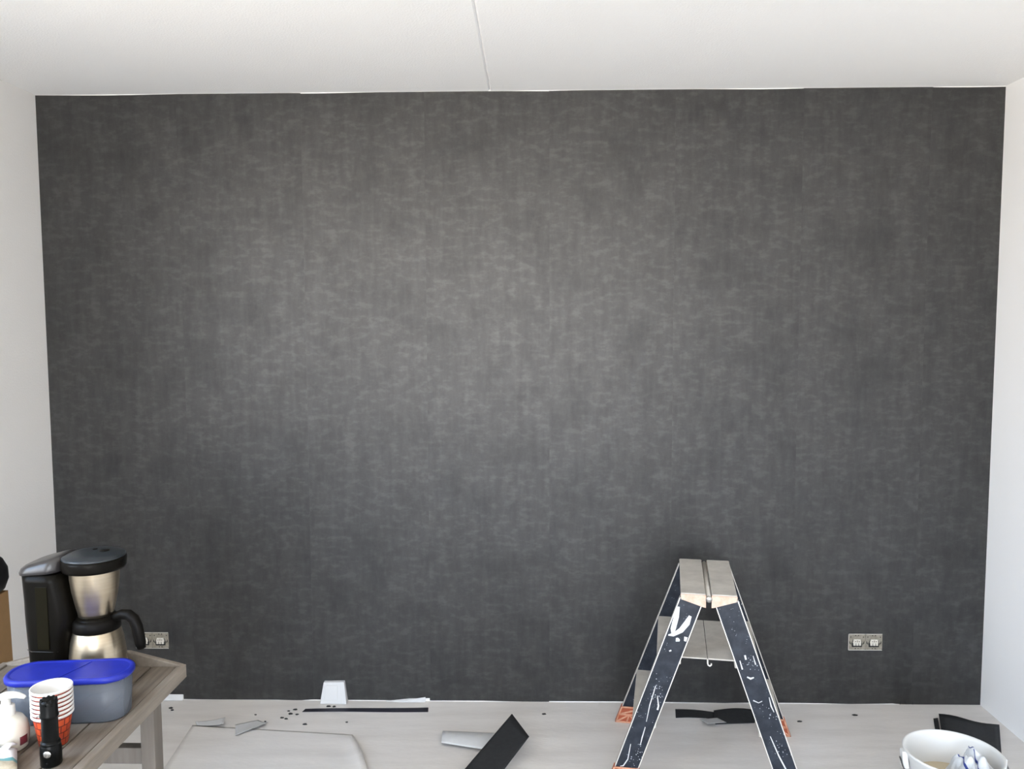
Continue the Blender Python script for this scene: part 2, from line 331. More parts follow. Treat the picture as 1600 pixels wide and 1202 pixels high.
# ================================================================== SOCKET INSERTS
def socket(cx, cz, label):
    t = thing('socket_insert', label, 'socket', (cx, -.0015, cz), 0, 'uncovered double socket inserts')
    mb = MB()
    for s in (-1, 1):
        pts = [(s*.036+q*.0355, z) for q, z in ((-1, -.030), (-.86, -.0355), (.86, -.0355), (1, -.030), (1, .030), (.86, .0355), (-.86, .0355), (-1, .030))]
        mb.prism([(x, 0, z) for x, z in pts], [(x, -.003, z) for x, z in pts])
    mb.build('mounting_plate', M['socketplate'], t)
    mb = MB()
    for zz in (-.036, .034):
        mb.box(-.071, .071, -.0042, -.002, zz, zz+.002)
    mb.box(-.0725, -.0705, -.0042, -.002, -.034, .034); mb.build('plate_rim', M['alu'], t)
    for s in (-1, 1):
        c = s*.036
        MB().prism([(c+x, -.003, z) for x, z in ((-.021, -.0215), (.021, -.0215), (.023, -.005), (.016, .012), (-.016, .012), (-.023, -.005))],
                   [(c+x, -.0045, z) for x, z in ((-.021, -.0215), (.021, -.0215), (.023, -.005), (.016, .012), (-.016, .012), (-.023, -.005))]).build('tab_shadow', M['hole_and_shadow'], t)  # black plate painting in the shadow around and below the terminal tabs
        body = MB().prism([(c+x, -.004, z) for x, z in ((-.019, -.004), (.019, -.004), (.015, .013), (-.015, .013))],
                          [(c+x*.95, -.008, z) for x, z in ((-.019, -.004), (.019, -.004), (.015, .013), (-.015, .013))]).build('socket_core', M['ceramic'], t, bevel=.001)
        for k in (-1, 0, 1):
            MB().box(c+k*.0118-.0043, c+k*.0118+.0043, -.0095, -.004, -.0140, -.003).build('terminal_tab', M['ceramic'], body, bevel=.001)
            if k: MB().lathe([(.0022, 0), (.0001, .0001)], 8).build('screw_hole', M['hole_and_shadow'], body, loc=(c+k*.008, -.0085, .004)).rotation_euler = (R(90), 0, 0)
        MB().box(c-.0025, c+.0025, -.0092, -.007, .001, .009).build('earth_clip', M['socketplate'], body)
        for hx, hz in ((-.006, .0285), (.006, .0285), (-.006, -.0285), (.006, -.0285), (-.026, .022), (.027, .022)):
            h = MB().lathe([(.0024, 0), (.0001, .0003)], 8).build('fixing_hole', M['hole_and_shadow'], t, loc=(c+hx, -.0033, hz)); h.rotation_euler = (R(90), 0, 0)
        for q in (-1, 1):
            MB().prism([(c+q*.024, -.003, -.012), (c+q*.031, -.003, -.006), (c+q*.0315, -.003, .006), (c+q*.0275, -.003, -.002)],
                       [(c+q*.024, -.0036, -.012), (c+q*.031, -.0036, -.006), (c+q*.0315, -.0036, .006), (c+q*.0275, -.0036, -.002)]).build('claw_slot', M['hole_and_shadow'], t)
socket(3.495, .277, 'uncovered double wall socket low on dark wall, right of the step ladder')
socket(.408, .268, 'uncovered double wall socket partly hidden behind the coffee jug handle')

# ================================================================== WHITE WALL BOX ON THE SKIRTING LINE
t = thing('cable_box', 'small white plastic box standing on the floor against the dark wall', 'box', (1.205, 0, 0))
mb = MB(); a = [(-.058, -.040, .0012), (.058, -.040, .0012), (.058, -.002, .0012), (-.058, -.002, .0012)]
b_ = [(-.044, -.024, .092), (.046, -.024, .094), (.046, -.002, .094), (-.044, -.002, .092)]
mb.prism(a, b_).build('box_body', M['boxwhite'], t, bevel=.003)
def onface(x, z, d): return (x*(1-.2*z/.092), -.040+.016*z/.092-d, z)
MB().prism([onface(-.040, .018, 0), onface(.022, .018, 0), onface(.022, .080, 0), onface(-.040, .080, 0)],
           [onface(-.040, .018, .003), onface(.022, .018, .003), onface(.022, .080, .003), onface(-.040, .080, .003)]).build('cover_plate', M['boxwhite'], t, bevel=.001)
MB().prism([onface(.034, .004, 0), onface(.037, .004, 0), onface(.037, .090, 0), onface(.034, .090, 0)],
           [onface(.034, .004, .0015), onface(.037, .004, .0015), onface(.037, .090, .0015), onface(.034, .090, .0015)]).build('edge_rib', M['boxwhite'], t)

# ================================================================== STEP LADDER
lad = thing('step_ladder', 'paint-splashed navy double-sided step ladder with pale treads and orange feet', 'ladder', (2.716, -.456, 0), R(-9.4))
LT = .70
def lx(side, e, z):   # e=0 outer edge, 1 inner edge
    k = z/LT; return side*((.345-.250*k) if e == 0 else (.260-.250*k))
def ly(z, front): return (-1 if front else 1)*(.250-.040*z/LT)
rails = {}
for side in (-1, 1):
    for front in (True, False):
        za, zb, th = .035, LT-.012, (.020 if front else -.020)
        def ring(z, e0=0.0, e1=0.0, dy0=0, dy1=0):
            yb = ly(z, front)
            return [(lx(side, 0, z)-side*e0, yb+dy0, z), (lx(side, 1, z)+side*e1, yb+dy0, z), (lx(side, 1, z)+side*e1, yb+th+dy1, z), (lx(side, 0, z)-side*e0, yb+th+dy1, z)]
        rl = MB().prism(ring(za, .003, .003), ring(zb, .003, .003)).build('rail', M['navy'], lad)
        rails[side, front] = rl
        for e in (0, 1):      # bright metal edge strips
            def er(z):
                xo = lx(side, e, z); xi = xo-side*.0032 if e == 0 else xo+side*.0032; yb = ly(z, front); q = .0012 if front else -.0012
                return [(xo, yb-q, z), (xi, yb-q, z), (xi, yb+th+q, z), (xo, yb+th+q, z)]
            MB().prism(er(za), er(zb)).build('edge_strip', M['alu'], rl)
        # orange foot with triangular ribs
        def fr(z, g):
            yb = ly(z, front); s2 = 1 if front else -1
            return [(lx(side, 0, z)+side*g, yb-s2*g, z), (lx(side, 1, z)-side*g, yb-s2*g, z), (lx(side, 1, z)-side*g, yb+th+s2*g, z), (lx(side, 0, z)+side*g, yb+th+s2*g, z)]
        ft = MB().prism(fr(.0, .004), fr(.07, .0025)).build('foot', M['orange_dk'], lad)
        for fs in (0, 1):     # ribs on both faces
            def fp(e, z):
                yb = ly(z, front); s2 = 1 if front else -1
                yy = yb-s2*.0045 if fs == 0 else yb+th+s2*.0045
                return Vector((lx(side, 0, z)+(lx(side, 1, z)-lx(side, 0, z))*e, yy, z))
            mb = MB()
            for (ea, zA, eb, zB) in ((0, .003, 1, .003), (0, .003, 0, .068), (1, .003, 1, .068), (0, .036, 1, .036), (0, .068, 1, .068), (0, .003, .5, .036), (.5, .036, 1, .003), (0, .036, 1, .068), (.5, .003, .5, .036)):
                mb.tube([fp(ea, zA), fp(eb, zB)], .0036, 6)
            mb.build('foot_rib', M['orange'], ft)
# treads
for side in (-1, 1):
    for z in (.235, .47):
        y_ = abs(ly(z, True))-.021; xo, xi = sorted((lx(side, 0, z), lx(side, 1, z)))
        tr = MB().prism([(xo, -y_, z-.028), (xi, -y_, z-.028), (xi, y_, z-.028), (xo, y_, z-.028)], [(xo, -y_, z), (xi, -y_, z), (xi, y_, z), (xo, y_, z)]).build('tread', M['tread'], lad, bevel=.003)
    xo, xi = sorted((side*.096, side*.0105))
    tp = MB().box(xo, xi, -.214, .214, LT-.012, LT+.006).build('top_tread', M['tread'], lad, bevel=.003)
    for fy in (-1, 1):
        pts = [(side*.097, LT+.002), (side*.0095, LT+.002), (side*.0095, LT-.042), (side*.020, LT-.040), (side*.094, LT-.016)]
        MB().prism([(x, fy*.2135, z) for x, z in pts], [(x, fy*.218, z) for x, z in pts]).build('end_cap', M['orange_pale'], tp, bevel=.0008)
MB().tube([(0, -.222, LT-.010), (0, .214, LT-.010)], .0095, 12).build('hinge_rod', M['tread'], lad)
MB().tube([(0, -.224, LT-.010), (0, -.216, LT-.010)], .011, 12).build('hinge_pin', M['chrome'], lad)
for side in (-1, 1):
    xo, xi = sorted((side*.0925, side*.0012))
    MB().box(xo, xi, -.190, .190, .462, .467).build('spreader_plate', M['tread'], lad, bevel=.001)
MB().tube([(0, -.188, .464), (0, -.196, .463), (0, -.198, .452), (.002, -.199, .446), (.008, -.199, .443), (.0125, -.199, .447), (.0125, -.199, .453)], .0028, 8).build('hook', M['alu'], lad)
# dried paint on the near rails: drips and smears standing slightly proud
def drip(side, pts, w, nm='paint_drip'):
    vsA = []; n = len(pts); mb = MB(); loopL = []; loopR = []
    for i, (e, z) in enumerate(pts):
        ww = w[i] if isinstance(w, (list, tuple)) else w
        c = Vector((lx(side, 0, z)+(lx(side, 1, z)-lx(side, 0, z))*e, ly(z, True)-.0005, z))
        p0 = pts[max(0, i-1)]; p1 = pts[min(n-1, i+1)]
        d = Vector(((lx(side, 0, p1[1])+(lx(side, 1, p1[1])-lx(side, 0, p1[1]))*p1[0])-(lx(side, 0, p0[1])+(lx(side, 1, p0[1])-lx(side, 0, p0[1]))*p0[0]), 0, p1[1]-p0[1])).normalized()
        nr = Vector((-d.z, 0, d.x))*ww
        loopL.append(c+nr); loopR.append(c-nr)
    loop = loopL+loopR[::-1]
    mb.prism([v+Vector((0, .0006, 0)) for v in loop], [v-Vector((0, .0009, 0)) for v in loop])
    mb.build(nm, M['whitepaint'], rails[side, True])
drip(-1, [(.10, .655), (.16, .62), (.22, .575), (.26, .56)], [.004, .009, .009, .004], 'paint_smear')
drip(-1, [(.70, .625), (.68, .60), (.55, .572), (.30, .555), (.12, .553)], [.005, .010, .009, .006, .002], 'paint_smear')
drip(-1, [(.50, .545), (.55, .538), (.66, .536)], [.003, .008, .003], 'paint_smear')
drip(-1, [(.85, .55), (.88, .535)], [.006, .004], 'paint_smear')
drip(-1, [(.42, .50), (.46, .496)], [.004, .004])
drip(-1, [(.40, .37), (.46, .30), (.58, .24)], [.0012, .0016, .001])
drip(-1, [(.62, .335), (.82, .30), (.84, .285)], [.001, .0025, .003])
drip(-1, [(.30, .155), (.42, .10), (.34, .075), (.22, .072)], [.0012, .0016, .002, .001])
drip(-1, [(.62, .22), (.66, .18), (.70, .155)], [.0012, .002, .001])
drip(1, [(.62, .225), (.55, .16), (.40, .09), (.42, .04)], [.0012, .0022, .0025, .002])
drip(1, [(.45, .425), (.60, .42), (.72, .425)], [.002, .0035, .002], 'paint_smear')
drip(1, [(.80, .345), (.62, .338), (.45, .345)], [.002, .001, .001])
drip(1, [(.78, .48), (.80, .45)], [.0015, .0025])
drip(1, [(.18, .50), (.20, .47)], [.001, .002])
drip(1, [(.12, .36), (.16, .33), (.13, .31)], [.001, .0022, .001])
drip(1, [(.5, .50), (.52, .485)], [.003, .003])

# ================================================================== WALLPAPER OFFCUTS AND FLOOR COVERING
tag(sheet([(.700, -.60), (1.470, -.60), (1.345, -.300), (.668, -.232)], lambda a, b: .022*max(0, (a-.92)/.08)**1.3*max(0, math.sin(math.pi*min(1, b*1.02)))**.8,
    'floor_fleece_sheet', [M['sheet'], M['sheet']], nsub=30, t=.0004, base=.0003), 'loose pale floor protection sheet with a curled right edge on the floor', 'floor sheet')
tag(sheet([(1.090, -.116), (1.626, -.108), (1.622, -.066), (1.097, -.086)], lambda a, b: .0015+.0012*math.sin(a*6), 'wallpaper_strip_offcut', [M['cutink'], M['backing']]),
    'long thin dark wallpaper strip lying flat below the white wall box', 'offcut')
tag(sheet([(.690, -.240), (.808, -.262), (.796, -.206), (.672, -.210)], lambda a, b: .003+.018*a*a, 'wallpaper_curl', [M['backing'], M['cutink']]),
    'small white paper curl lifting at one end near the table leg', 'offcut')
tag(sheet([(.880, -.325), (.985, -.235), (.925, -.185), (.845, -.228)], lambda a, b: .016*(1-b)**2*(.3+a*.7), 'wallpaper_scrap', [M['backing'], M['cutink']]),
    'four-sided pale wallpaper scrap with a raised dark near edge', 'offcut')
off = thing('folded_wallpaper_offcut', 'folded wallpaper strip, white back outside and dark face crossing over it', 'offcut', (1.9, -.42, 0))
def rel(pts): return [(x-1.9, y+.42) for x, y in pts]
sheet(rel([(1.712, -.385), (1.955, -.455), (1.975, -.300), (1.707, -.281)]), lambda a, b: .012+.012*math.sin(math.pi*b)-.004*b, 'white_limb', [M['backing'], M['cutink']], off)
sheet(rel([(1.80, -.66), (1.93, -.70), (2.055, -.43), (1.985, -.268)]), lambda a, b: .030+.045*b-.012*a*b, 'dark_limb', [M['cutdark'], M['backing']], off)
sc_ = thing('torn_wallpaper_offcut', 'torn dark wallpaper offcut on the floor seen under the step ladder', 'offcut', (2.83, -.13, 0))
def rel2(pts): return [(x-2.83, y+.13) for x, y in pts]
sheet(rel2([(2.665, -.142), (2.850, -.150), (2.850, -.085), (2.677, -.062)]), lambda a, b: .003*math.sin(a*4), 'left_limb', [M['cutdark'], M['backing']], sc_)
sheet(rel2([(2.815, -.205), (2.980, -.190), (3.018, -.092), (2.836, -.080)]), lambda a, b: .004+.014*max(0, math.sin(a*2.6))*b, 'right_limb', [M['cutdark'], M['backing']], sc_)
sheet(rel2([(2.780, -.222), (2.86, -.21), (2.835, -.150), (2.76, -.165)]), lambda a, b: .006+.010*(1-b), 'turned_corner', [M['backing'], M['cutdark']], sc_)
pc = thing('wallpaper_piece', 'square dark wallpaper piece on the floor behind the white bucket', 'offcut', (3.82, -.25, 0))
def rel3(pts): return [(x-3.82, y+.25) for x, y in pts]
sheet(rel3([(3.62, -.47), (3.80, -.52), (3.962, -.205), (3.755, -.128)]), lambda a, b: .004+.016*b*b*(1-a*.6)+.004*math.sin(a*7), 'main_piece', [M['cutdark'], M['backing']], pc)
sheet(rel3([(3.60, -.46), (3.615, -.465), (3.752, -.130), (3.730, -.136)]), lambda a, b: .003, 'folded_strip', [M['cutdark'], M['backing']], pc)
# white scraps standing against the skirting line
def scrap_wall(x0, x1, h0, h1, label):
    mb = MB(); n = 8; lo = []; hi = []
    for i in range(n+1):
        k = i/n; x = x0+(x1-x0)*k; h = h0+(h1-h0)*k**1.5
        lo.append((x, -.010-.006*math.sin(k*3), .0012)); hi.append((x, -.004-.002*math.sin(k*3), h))
    mb.prism(lo+hi[::-1], [(x, y-.0012, z) for x, y, z in lo+hi[::-1]])
    tag(mb.build('paper_scrap', M['backing']), label, 'paper')
scrap_wall(1.43, 1.602, .004, .020, 'white paper sliver standing against the wall right of the white box')
scrap_wall(.38, .536, .027, .025, 'white paper strip standing along the wall foot beside the wooden table')
# dark crumbs
CL = ('tiny dark crumb in the cluster at the left end of the thin dark strip', 'crumb cluster by the dark strip')
CB = ('tiny dark crumb right in front of the small white wall box', 'crumbs in front of the white box')
CT = ('tiny dark crumb on the floor just right of the table leg', 'crumbs by the table leg')
CM = ('faint dark crumb between the paper scraps and the dark strip', 'faint crumbs between the scraps')
for (x, y, s, (lab, grp)) in ((1.03, -.105, 1, CL), (1.055, -.09, 1.4, CL), (1.045, -.13, 1.5, CL), (1.075, -.135, 1, CL), (1.02, -.165, 1.2, CL), (1.04, -.175, 1.2, CL),
        (.96, -.20, .7, CM), (.90, -.14, .7, CM), (1.13, -.22, 1.5, ('lone dark crumb on the floor in front of the thin dark strip', None)),
        (.515, -.085, 1.5, CT), (.53, -.105, 1, CT), (.50, -.20, 1.2, CT), (1.19, -.06, 1.4, CB), (1.215, -.062, 1.2, CB),
        (2.115, -.115, 1.4, ('lone dark crumb on the floor left of the step ladder', None)), (3.42, -.105, 1.5, ('lone dark crumb on the floor below the right socket', None)),
        (3.17, -.165, 1.4, ('lone dark crumb just right of the far right ladder foot', None)), (1.30, -.20, .7, ('very small crumb on the floor above the curled floor sheet', None))):
    mb = MB(); n = 5; a = random.random()*6; pts = [(s*.006*(1+.6*random.random())*math.cos(a+k*1.256), s*.0035*(1+.6*random.random())*math.sin(a+k*1.256)) for k in range(n)]
    o = mb.prism([(px, py, .001) for px, py in pts], [(px*.8, py*.8, .003+.002*random.random()) for px, py in pts]).build('wallpaper_crumb', M['cutdark'], loc=(x, y, 0))
    tag(o, lab, 'crumb', grp)
for k, x in enumerate((3.652, 3.676, 3.706)):
    tag(MB().box(x-.0012, x+.0012, -.004, -.0017, .0012, .013).build('wallpaper_shred', M['cutdark']), ('leftmost', 'middle', 'rightmost')[k]+' of three thin dark paper shreds hanging at the wall foot', 'shred', 'three shreds at the wall foot')

# ================================================================== TABLE
TZ = .75
tab = thing('slatted_table', 'weathered grey wooden slatted table with raised end board', 'table', (.90, -1.95, 0))
def bxw(x0, x1, y0, y1, z0, z1): return MB().box(x0-.90, x1-.90, y0+1.95, y1+1.95, z0, z1)
edges = [.672, .758, .834, .910, .985, 1.0605, 1.127]
for a, b in zip(edges, edges[1:]):
    bxw(a+.002, b-.002, -2.60, -1.398, TZ-.020, TZ).build('slat', M['wood'], tab, bevel=.0015)
bxw(1.127, 1.147, -2.60, -1.384, TZ-.034, TZ+.002).build('side_board', M['wood_edge'], tab, bevel=.003)
bxw(.652, .672, -2.60, -1.384, TZ-.034, TZ+.004).build('side_board', M['wood_edge'], tab, bevel=.003)
prof = [(.652, TZ-.034), (1.147, TZ-.034), (1.140, TZ+.002), (1.00, TZ+.038), (.90, TZ+.045), (.80, TZ+.038), (.66, TZ+.003)]
MB().prism([(x-.9, .552, z) for x, z in prof], [(x-.9, .568, z) for x, z in prof]).build('end_board', M['wood_edge'], tab, bevel=.003)
bxw(.652, 1.147, -2.616, -2.60, TZ-.034, TZ+.003).build('end_board', M['wood_edge'], tab, bevel=.003)
for x0, x1 in ((1.066, 1.102), (.690, .726)):
    for y0, y1 in ((-1.487, -1.440), (-2.55, -2.503)):
        bxw(x0, x1, y0, y1, 0, TZ-.021).build('leg', M['wood_leg'], tab, bevel=.002)
for y0, y1 in ((-1.478, -1.450), (-2.54, -2.512)):
    bxw(.726, 1.066, y0, y1, .525, .568).build('cross_rail', M['wood_leg'], tab, bevel=.002)
    bxw(.690, 1.102, y0, y1, TZ-.052, TZ-.021).build('slat_bearer', M['wood_leg'], tab)

# ================================================================== COFFEE MAKER
Zc = TZ+.0012
cof = thing('coffee_maker', 'black filter coffee maker with steel filter cone, on the wooden table', 'coffee maker', (.905, -1.492, Zc), R(-2))
def sect(x0, x1, hy, z, rad=.03): return rrect(x0, x1, -hy, hy, min(rad, hy*.95, (x1-x0)*.48), z, 6)
# column: lofted rounded sections
prof = [(-.088, .014, .056, .0), (-.090, .010, .057, .06), (-.093, .014, .058, .12), (-.095, .024, .059, .17), (-.096, .014, .059, .22), (-.098, .005, .060, .27), (-.099, .0, .060, .290)]
mb = MB(); rings = [sect(a, b, hy, z) for a, b, hy, z in prof]; n = len(rings[0])
for i in range(len(rings)-1):
    mb.add(rings[i]+rings[i+1], [(k, (k+1) % n, n+(k+1) % n, n+k) for k in range(n)], 0, True)
mb.add(rings[0], [tuple(range(n))[::-1]]); mb.add(rings[-1], [tuple(range(n))]); mb.build('water_column', M['black'], cof)
MB().prism([(-.052, -.0585, .105), (-.022, -.0585, .105), (-.022, -.0597, .262), (-.052, -.0597, .262)], [(-.052, -.0612, .105), (-.022, -.0612, .105), (-.022, -.0612, .262), (-.052, -.0612, .262)]).build('tank_window', M['smoke'], cof, bevel=.001)
MB().tube([(-.088, -.046, .098), (-.070, -.0570, .098), (-.02, -.0580, .098), (-.004, -.054, .098)], .0008, 6).build('seam_line', M['greylid'], cof)
# base with hot plate
a = sect(-.090, .135, .072, 0, .06); b_ = sect(-.088, .132, .070, .026, .06)
MB().prism(a, b_, smooth=False).build('base', M['black'], cof, bevel=.003)
CX = .065
MB().lathe([(.0, .027), (.062, .027), (.064, .0255)], 40, (CX, 0, 0)).build('hot_plate', M['blackmatt'], cof)
# column cap, rising to the brew lid
mb = MB(); prof = [(-.103, .002, .062, .287, .296), (-.104, .002, .062, .292, .304), (-.100, .004, .060, .302, .320), (-.092, .004, .053, .309, .331), (-.078, -.004, .040, .312, .334)]
rings = []
for a, b, hy, zl, zr in prof:
    rg = sect(a, b, hy, 0); rings.append([(x, y, zl+(zr-zl)*(x-a)/(b-a)) for x, y, _ in rg])
n = len(rings[0])
for i in range(len(rings)-1): mb.add(rings[i]+rings[i+1], [(k, (k+1) % n, n+(k+1) % n, n+k) for k in range(n)], 0, True)
mb.add(rings[0], [tuple(range(n))[::-1]]); mb.add(rings[-1], [tuple(range(n))], 0, True); mb.build('tank_lid', M['greylid'], cof)
# brew head: black ring, slate lid
MB().lathe([(.0, .292), (.060, .292), (.072, .294), (.0745, .300), (.0755, .318), (.074, .323), (.0, .324)], 48, (CX, 0, 0)).build('brew_ring', M['black'], cof)
lid = MB().lathe([(.073, .3235), (.0735, .327), (.070, .330), (.045, .3345), (.0, .336)], 48, (CX, 0, 0)).build('brew_lid', M['darklid'], cof)
MB().lathe([(.012, 0), (.012, .0012), (.0, .0014)], 16, (CX+.022, .010, .3355)).build('steam_vent', M['black'], lid)
MB().lathe([(.006, 0), (.006, .0012), (.0, .0014)], 12, (CX-.008, .020, .3355)).build('steam_vent', M['black'], lid)
MB().lathe([(.058, .2925), (.0575, .27), (.054, .24), (.047, .205), (.0425, .185), (.041, .176), (.0, .175)], 48, (CX, 0, 0)).build('filter_cone', M['steel'], cof)
# the jug is a thing of its own
jug = thing('thermos_jug', 'steel thermos jug with black collar and curved handle, in the coffee maker', 'jug', (.905+CX, -1.494, Zc+.0275), R(-8))
MB().lathe([(.0, .0), (.060, .0), (.0655, .004), (.067, .02), (.066, .05), (.0615, .085), (.0545, .112), (.050, .118), (.0, .119)], 48).build('jug_body', M['steel'], jug)
MB().lathe([(.0540, .110), (.0560, .112), (.0555, .132), (.0535, .138), (.046, .142), (.0, .143)], 48).build('collar', M['blackmatt'], jug)
MB().lathe([(.047, .141), (.045, .146), (.0, .1465)], 40).build('jug_lid', M['black'], jug)
MB().tube([(.040, 0, .138), (.056, 0, .145), (.072, 0, .151), (.089, 0, .150), (.102, 0, .140), (.110, 0, .122), (.114, 0, .100), (.118, 0, .080), (.121, 0, .066)], [.008, .010, .0115, .0125, .013, .013, .0125, .012, .009], 12, flat=1.15).build('handle', M['blackmatt'], jug)

# ================================================================== STORAGE BOX
bx = thing('storage_box', 'clear plastic storage box with blue lid, in front of the coffee maker', 'container', (1.0, -1.672, Zc), R(6.5))
def ov(hx, hy, z, rad): return rrect(-hx, hx, -hy, hy, rad, z, 8)
mb = MB(); ro = [ov(.124, .046, .0, .041), ov(.128, .049, .004, .044), ov(.134, .055, .098, .049)]; ri = [ov(.126, .047, .004, .042), ov(.132, .053, .098, .047)]
n = len(ro[0])
for A_, B_ in ((ro[0], ro[1]), (ro[1], ro[2]), (ri[0], ri[1])): mb.add(A_+B_, [(k, (k+1) % n, n+(k+1) % n, n+k) for k in range(n)], 0, True)
mb.add(ro[0], [tuple(range(n))[::-1]]); mb.add(ri[0], [tuple(range(n))]); mb.add(ro[2]+ri[1], [(k, (k+1) % n, n+(k+1) % n, n+k) for k in range(n)])
mb.build('tub', M['clear'], bx)
mb = MB(); rg = [ov(.1360, .0565, .094, .050), ov(.1385, .0590, .096, .052), ov(.1390, .0595, .104, .052), ov(.136, .0565, .1085, .050), ov(.130, .0505, .1085, .045), ov(.127, .0475, .1065, .043)]
for A_, B_ in zip(rg, rg[1:]): mb.add(A_+B_, [(k, (k+1) % n, n+(k+1) % n, n+k) for k in range(n)], 0, True)
mb.add(rg[-1], [tuple(range(n))]); mb.add(rg[0], [tuple(range(n))[::-1]])
lid = mb.build('lid', M['blue'], bx)
MB().prism([(-.012, -.045, .1063), (-.0095, -.045, .1063), (.0305, .045, .1063), (.028, .045, .1063)], [(-.012, -.045, .1076), (-.0095, -.045, .1076), (.0305, .045, .1076), (.028, .045, .1076)]).build('lid_flap_edge', M['blue'], lid)

# ================================================================== PAPER CUPS (nested)
ordw = ['lowest', 'second from the bottom', 'third from the bottom', 'middle', 'third from the top', 'second from the top', 'topmost']
PC, HC = .0092, .0715
for i in range(7):
    lab = 'orange printed paper cup with a white rim, ' + ordw[i] + ' of the nested stack' if i in (0, 6) else 'white-rimmed paper cup, ' + ordw[i] + ' in the nested orange stack'
    c = thing('paper_cup', lab, 'cup', (1.030, -1.800, Zc+i*PC), i*.7, 'nested paper cups on the table')
    MB().lathe([(.0, .004), (.0270, .004), (.0270, .0), (.0282, .0), (.0383, .0648), (.0385, .0655)], 36).build('cup_print', M['cup'], c)
    MB().lathe([(.0385, .0655), (.0412, .0657), (.0418, .0668), (.0418, .0705), (.0410, .0717), (.0390, .0712), (.0382, .069), (.0364, .0575), (.0275, .006), (.0, .006)], 36).build('cup_rim', M['cuppaper'], c)

# ================================================================== FLASHLIGHT
fl = thing('flashlight', 'black metal flashlight standing on its head in front of the paper cups', 'flashlight', (1.074, -1.885, Zc), R(0))
MB().lathe([(.0, 0), (.0190, 0), (.0205, .002), (.0208, .030), (.0198, .040), (.0185, .044)], 40).build('head', M['anod'], fl)
MB().lathe([(.0185, .044), (.0192, .0465), (.0185, .049), (.0160, .052)], 40).build('bezel_ring', M['anod'], fl)
MB().lathe([(.0160, .052), (.0158, .098), (.0165, .100)], 40).build('barrel', M['anod'], fl)
tcap = MB().lathe([(.0165, .100), (.0178, .102), (.0178, .106), (.0166, .109), (.0166, .131), (.0155, .136), (.012, .1385), (.0, .1385)], 40).build('tail_cap', M['anod'], fl)
for k in range(9):
    a = k*2*math.pi/9; MB().tube([(.0150*math.cos(a), .0150*math.sin(a), .128), (.0135*math.cos(a), .0135*math.sin(a), .139)], .0026, 6).build('crown_tooth', M['anod'], tcap)
MB().tube([(-.0165, -.003, .104), (-.021, -.005, .104), (-.0235, -.006, .101)], [.0035, .003, .0015], 8).build('lanyard_loop', M['chrome'], fl)
bt = MB().lathe([(.0075, 0), (.0075, .0015), (.006, .0022), (.0, .0024)], 20, mi=0).build('button', M['chrome'], fl, loc=(.004, -.0198, .030)); bt.rotation_euler = (R(90), 0, R(11))
MB().lathe([(.0095, 0), (.0095, .0012), (.0075, .0016)], 20).build('button_ring', M['blackmatt'], bt)
bt2 = MB().lathe([(.0028, 0), (.0020, .0012), (.0, .0014)], 10).build('screw', M['blackmatt'], fl, loc=(.003, -.0204, .010)); bt2.rotation_euler = (R(90), 0, R(8))

# ================================================================== SOAP DISPENSER
sp = thing('soap_dispenser', 'cream pump soap bottle at the left edge, beside the paper cups', 'soap bottle', (.944, -1.822, Zc), R(8))
bd = MB().lathe([(.0, 0), (.034, 0), (.038, .003), (.0415, .018), (.042, .035), (.039, .052), (.031, .065), (.020, .071), (.0175, .073), (.0, .0735)], 40).build('bottle', M['soap'], sp)
MB().lathe([(.0165, .072), (.0170, .074), (.0165, .092), (.0135, .095), (.0, .0955)], 32).build('collar', M['soapwhite'], sp)
MB().lathe([(.0095, .094), (.0090, .108), (.0, .109)], 24).build('pump_stem', M['soapwhite'], sp)
MB().tube([(-.018, .004, .106), (-.010, .002, .1115), (.0, 0, .115), (.012, -.001, .1165), (.026, -.003, .116), (.038, -.005, .1125), (.041, -.0055, .1105)], [.008, .0115, .0125, .0115, .009, .0062, .0045], 14, flat=.62).build('spout', M['soapwhite'], sp)
mb = MB(); vs_ = []; cols = 7
for j in range(5):
    z = .014+.018*j/4; rr = (.0415+.0005*(z-.018)/.017)+.0006
    for i in range(cols): a = R(-34+26*i/(cols-1)); k = 1-.25*abs(j-2)/2*0; vs_.append((rr*math.cos(a), rr*math.sin(a), z))
mb.add(vs_, [(j*cols+i, j*cols+i+1, (j+1)*cols+i+1, (j+1)*cols+i) for j in range(4) for i in range(cols-1)], 0, True)
o = mb.build('label_patch', M['maroon'], bd); sm = o.modifiers.new('thick', 'SOLIDIFY'); sm.thickness = .0006

# ================================================================== WIPES PACKET
pk = thing('wipes_packet', 'white film packet with teal stripe lying in front of the soap bottle', 'packet', (.955, -1.925, Zc), R(32))
def pillow(hx, hy, hz, n=16):
    top = []; bot = []
    for j in range(n+1):
        for i in range(n+1):
            a, b = -1+2*i/n, -1+2*j/n
            k = max(0, (1-a**4)*(1-b**4))**.5; w = .0025*math.sin(a*9+b*4)*k
            top.append((a*hx, b*hy, hz*.5+hz*.5*k+w)); bot.append((a*hx, b*hy, hz*.5-hz*.5*k))
    return top, bot, n
top, bot, n = pillow(.062, .048, .030)
fs = [(j*(n+1)+i, j*(n+1)+i+1, (j+1)*(n+1)+i+1, (j+1)*(n+1)+i) for j in range(n) for i in range(n)]
mb = MB()
for q in fs:
    j = q[0]//(n+1); mi = 0 if j >= 6 else (1 if j >= 4 else 2)
    mb.f.append(q); mb.m.append(mi); mb.sm.append(True)
mb.v = list(top); k = len(mb.v); mb.v += bot
for q in fs: mb.f.append(tuple(i+k for i in q[::-1])); mb.m.append(2); mb.sm.append(True)
mb.build('packet_film', [M['pack'], M['teal'], M['packbeige']], pk)
mb = MB()
